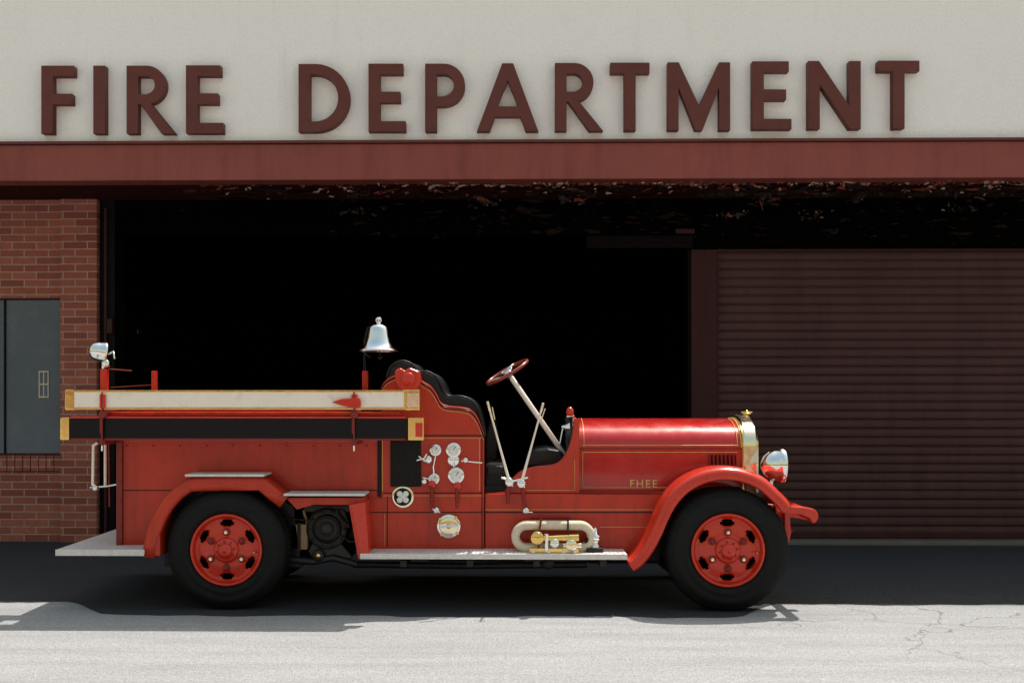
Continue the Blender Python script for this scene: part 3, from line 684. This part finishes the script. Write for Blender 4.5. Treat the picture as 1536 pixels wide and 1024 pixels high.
# --- bell
c=w(568,527,.62); k=s(.62)
pr=[(29.5,0),(30,1.5),(27.5,3.5),(23,7),(19.5,13),(17,21),(15.5,30),(14,36),(10,39.5),(4,41),(0,41.2)]
o=lathe('bell',[(r*k,h*k) for r,h in pr],c,'Z',CHR,64)
o.modifiers.new('s','SOLIDIFY').thickness=.006
lathe('bell_crown',[(.022,0),(.018,.012),(.008,.018),(.008,.03),(.016,.036),(.016,.05),(.006,.055),(0,.056)],c+Vector((0,0,41*k)),'Z',CHR,24)
ring('bell_loop',c+Vector((0,0,47*k)),(0,1,0),.022,.006,CHR,24)
rod('bell_clapper_rod',c+Vector((0,0,.1)),c+Vector((.012,0,-.045)),.006,DARK,8)
lathe('bell_clapper',[(0,-.025),(.02,-.012),(.022,0),(.015,.015),(0,.02)],c+Vector((.013,0,-.055)),'Z',DARK,20)
ptube('bell_post_upper',[(568,487,.80),(552,492,.80),(547,510,.78),(547,556,.72)],0,.013,BLK)
pbox('bell_post',543,551,556,592,.68,.74,REDB,.005)
ptube('bell_yoke',[(547,531,.75),(556,536,.70)],0,.01,BLK)
# --- rear spotlight & posts
c=w(152,528,.5); 
lathe('rear_spotlight',[(0,-.105),(.04,-.10),(.07,-.075),(.084,-.035),(.088,.02),(.093,.024),(.093,.04),(.088,.046),(.05,.05),(0,.052)],c,(.90,.40,-.12),CHR,40)
rod('spotlight_yoke',c+Vector((.015,0,-.08)),w(155,556,.5),.014,CHR)
ptube('spotlight_switch',[(163,531,.48),(170,527,.46),(172,538,.46)],0,.008,CHR); disc('spotlight_knuckle',158,545,.47,6,.06,CHR,18,.01)
pbox('spotlight_post',150,160,553,596,.47,.53,REDB,.005)
ptube('hose_reel_rod',[(160,553,.5),(198,556,.55)],0,.006,DRED)
pbox('rear_stanchion',227,234,556,596,.52,.57,REDB,.004)
ptube('crossbar_thin',[(166,581,.5),(228,577,.53)],0,.004,DRED)
# --- ladders
def ladder(nm,x0,x1,y0,y1,mm,railY,capw,trim):
    for q,Y in enumerate(railY):
        a=w(x0,y1,railY[0]); b=w(x1,y0,railY[0]); cl=capw*s(0)
        box('%s_rail_%d'%(nm,q),a.x+cl,b.x-cl*1.7,Y,Y+.045,a.z,b.z,mm,.006)
        box('%s_rear_cap_%d'%(nm,q),a.x,a.x+cl+.002,Y-.006,Y+.051,a.z-.006,b.z+.006,BRS,.012)
        box('%s_front_cap_%d'%(nm,q),b.x-cl*1.7-.002,b.x,Y-.006,Y+.051,a.z-.006,b.z+.006,BRS,.012)
        if trim:
            for e,zc in enumerate((a.z+.010,b.z-.008)):
                box('%s_trim_%d_%d'%(nm,q,e),a.x+cl+.004,b.x-cl*1.7-.004,Y-.005,Y+.05,zc-.008,zc+.009,trim,.003)
    zc=(a.z+b.z)/2; n=14
    for i in range(n):
        x=a.x+.15+(b.x-a.x-.3)*i/(n-1)
        rod('%s_rung_%d'%(nm,i),(x,railY[0]+.04,zc),(x,railY[1]+.005,zc),.017,WOOD,10)
ladder('upper_ladder',97,630,585,614,CREAM,(-.05,.36),14,BRS)
ladder('lower_ladder',90,636,627,659,BLK,(-.03,.36),14,None)
pbox('lower_ladder_red_edge',106,608,624.5,627.5,-.028,.01,REDB,.002)
pbox('lower_ladder_gold_edge',106,608,657.5,660,-.034,.01,DRED,.002)
pbox('cap_red_panel_a',611,629,590,610,-.064,-.056,NIC,.004)
pbox('cap_red_panel_b',623,634,634,655,-.046,-.036,REDB,.003)
for x in (614,625): 
    for y in (592,608): disc('cap_rivet_%d_%d'%(x,y),x,y,-.066,1.6,.01,BRS,8,.002)
for nm,x in (('rear',153),('front',531)):
    ptube(nm+'_ladder_hanger',[(x,588,-.075),(x,668,-.055)],0,.007,DRED)
    pbox(nm+'_ladder_clamp',x-4,x+5,591,612,-.075,-.058,REDB,.005)
    ptube(nm+'_clamp_bolt',[(x-2,628,-.07),(x-2,650,-.06)],0,.008,DRED)
    disc(nm+'_clamp_nut',x,622,-.075,6,.03,DRED,8,.006)
    pbox(nm+'_ladder_arm',x-4,x+4,660,667,-.05,.47,DRED,.004)
    pbox(nm+'_ladder_arm_upper',x-4,x+4,615,622,-.05,.47,DRED,.004)
    ptube(nm+'_hanger_drop',[(x,650,-.05),(x,676,-.04)],0,.008,NIC)
poly('clamp_handle',[(497,603),(512,598),(538,596),(541,600),(541,610),(530,612),(512,608)],-.09,-.062,REDB,.008)
ptube('grab_rail_a',[(146,664,.2),(140,668,.2),(139,726,.2),(145,731,.2)],0,.013,CREAM)
ptube('grab_rail_b',[(158,662,.34),(158,728,.34)],0,.013,CREAM)
ptube('grab_rail_c',[(163,662,.30),(164,760,.30)],0,.006,DRED)
ptube('grab_rail_arm_a',[(134,731,.2),(160,729,.3),(176,726,.3)],0,.008,CHR); ptube('grab_rail_arm_b',[(140,664,.2),(176,663,.3)],0,.010,DRED)
disc('grab_foot',142,732,.19,4,.05,CHR,12,.008)
# --- hose coil on running board
zb_=w(830,806,.18)
for kx,(hx,hz,Yc,r) in enumerate(((.245,.095,.14,.036),(.245,.095,.22,.036))):
    pts=[]
    cz=w(830,805,.14).z
    for i in range(17):
        t=math.pi/2+math.pi*i/16; pts.append(Vector((zb_.x-(hx)+hz*math.cos(t)+.02,Yc,cz+hz*math.sin(t))))
    for i in range(17):
        t=-math.pi/2+math.pi*i/16; pts.append(Vector((zb_.x+(hx)+hz*math.cos(t)-.02,Yc,cz+hz*math.sin(t))))
    tube('hose_loop_%d'%kx,pts,r,HOSE,cyc=True,res=8)
pbox('nozzle_rack',794,868,822,829,.05,.28,BRS,.004)
ptube('hose_nozzle_barrel',[(800,808,.06),(868,806,.06)],0,.026,BRS,taper=[.8,1.2])
ptube('hose_nozzle_valve',[(820,800,.05),(820,826,.05)],0,.018,CHR); ptube('hose_nozzle_tip',[(845,818,.05),(872,818,.05)],0,.024,NIC)
disc('nozzle_coupling_a',806,807,.02,10,.08,BRS,24,.01); disc('nozzle_coupling_b',857,818,.02,9,.08,NIC,24,.01); disc('nozzle_wheel',832,815,.02,7,.05,CHR,20,.01)
ptube('rack_strap_a',[(812,777,.09),(808,800,.08),(808,832,.08)],0,.009,DRED); ptube('rack_strap_b',[(852,777,.09),(852,803,.08)],0,.008,DARK)
for x in (800,823,846,862): disc('rack_bolt_%d'%x,x,828,.03,3,.03,CHR,8,.005)
ptube('apron_pipe',[(795,776,.3),(850,776,.3),(888,790,.3)],0,.008,DRED)
c=w(893,826,.15); lathe('siren_valve',[(.0,.0),(.04,.0),(.042,.05),(.03,.06),(.03,.09),(.045,.1),(.045,.13),(.02,.14),(.012,.19),(0,.2)],c,'Z',CHR,24)
disc('siren_side',884,812,.12,7,.06,DARK,20,.01); pbox('siren_base',880,905,822,829,.08,.25,DARK,.004)
# ---------------------------------------------------------------- added building, unseen behind the viewer, gives reflections some contrast
SB=empty('reflection_building'); PARENT[0]=SB
box('reflection_block',-30,26,-66,-54,0,5.2,BRK,.02)
box('reflection_block_parapet',-30.2,26.2,-66.2,-53.8,5.203,5.6,CURB,.02)
for i in range(9): box('reflection_block_window_%d'%i,-28+6*i,-24+6*i,-53.99,-53.9,.8,3.4,FRM,0)
# ---------------------------------------------------------------- CAMERA, LIGHT, WORLD
PARENT[0]=None
cam=bpy.data.cameras.new('camera'); co=bpy.data.objects.new('camera',cam); scene.collection.objects.link(co)
co.location=(0,-CD,H); co.rotation_euler=(math.pi/2,0,TH)
cam.sensor_width=36; cam.lens=F/1536*36; cam.shift_x=(768-PX0)/1536; cam.shift_y=(PY0-512)/1536; cam.clip_end=2000
scene.camera=co
sd=Vector((.30,.43,1)).normalized()
el=math.asin(sd.z); az=math.atan2(sd.x,sd.y)
sun=bpy.data.lights.new('sun','SUN'); sun.energy=5; sun.angle=math.radians(.5); sun.color=(1,.955,.89)
so=bpy.data.objects.new('sun',sun); so.rotation_euler=sd.to_track_quat('Z','Y').to_euler(); so.location=(5,8,15); scene.collection.objects.link(so)
wd=bpy.data.worlds.new('World'); scene.world=wd; wd.use_nodes=True; nt=wd.node_tree
sky=nt.nodes.new('ShaderNodeTexSky'); sky.sky_type='NISHITA'; sky.sun_disc=False; sky.sun_elevation=el; sky.sun_rotation=az; sky.dust_density=4; sky.air_density=3.2; sky.ozone_density=1.2
bg=nt.nodes['Background']; bg.inputs['Strength'].default_value=.15; nt.links.new(sky.outputs[0],bg.inputs[0])
scene.view_settings.view_transform='Standard'; scene.view_settings.look='None'; scene.view_settings.exposure=0
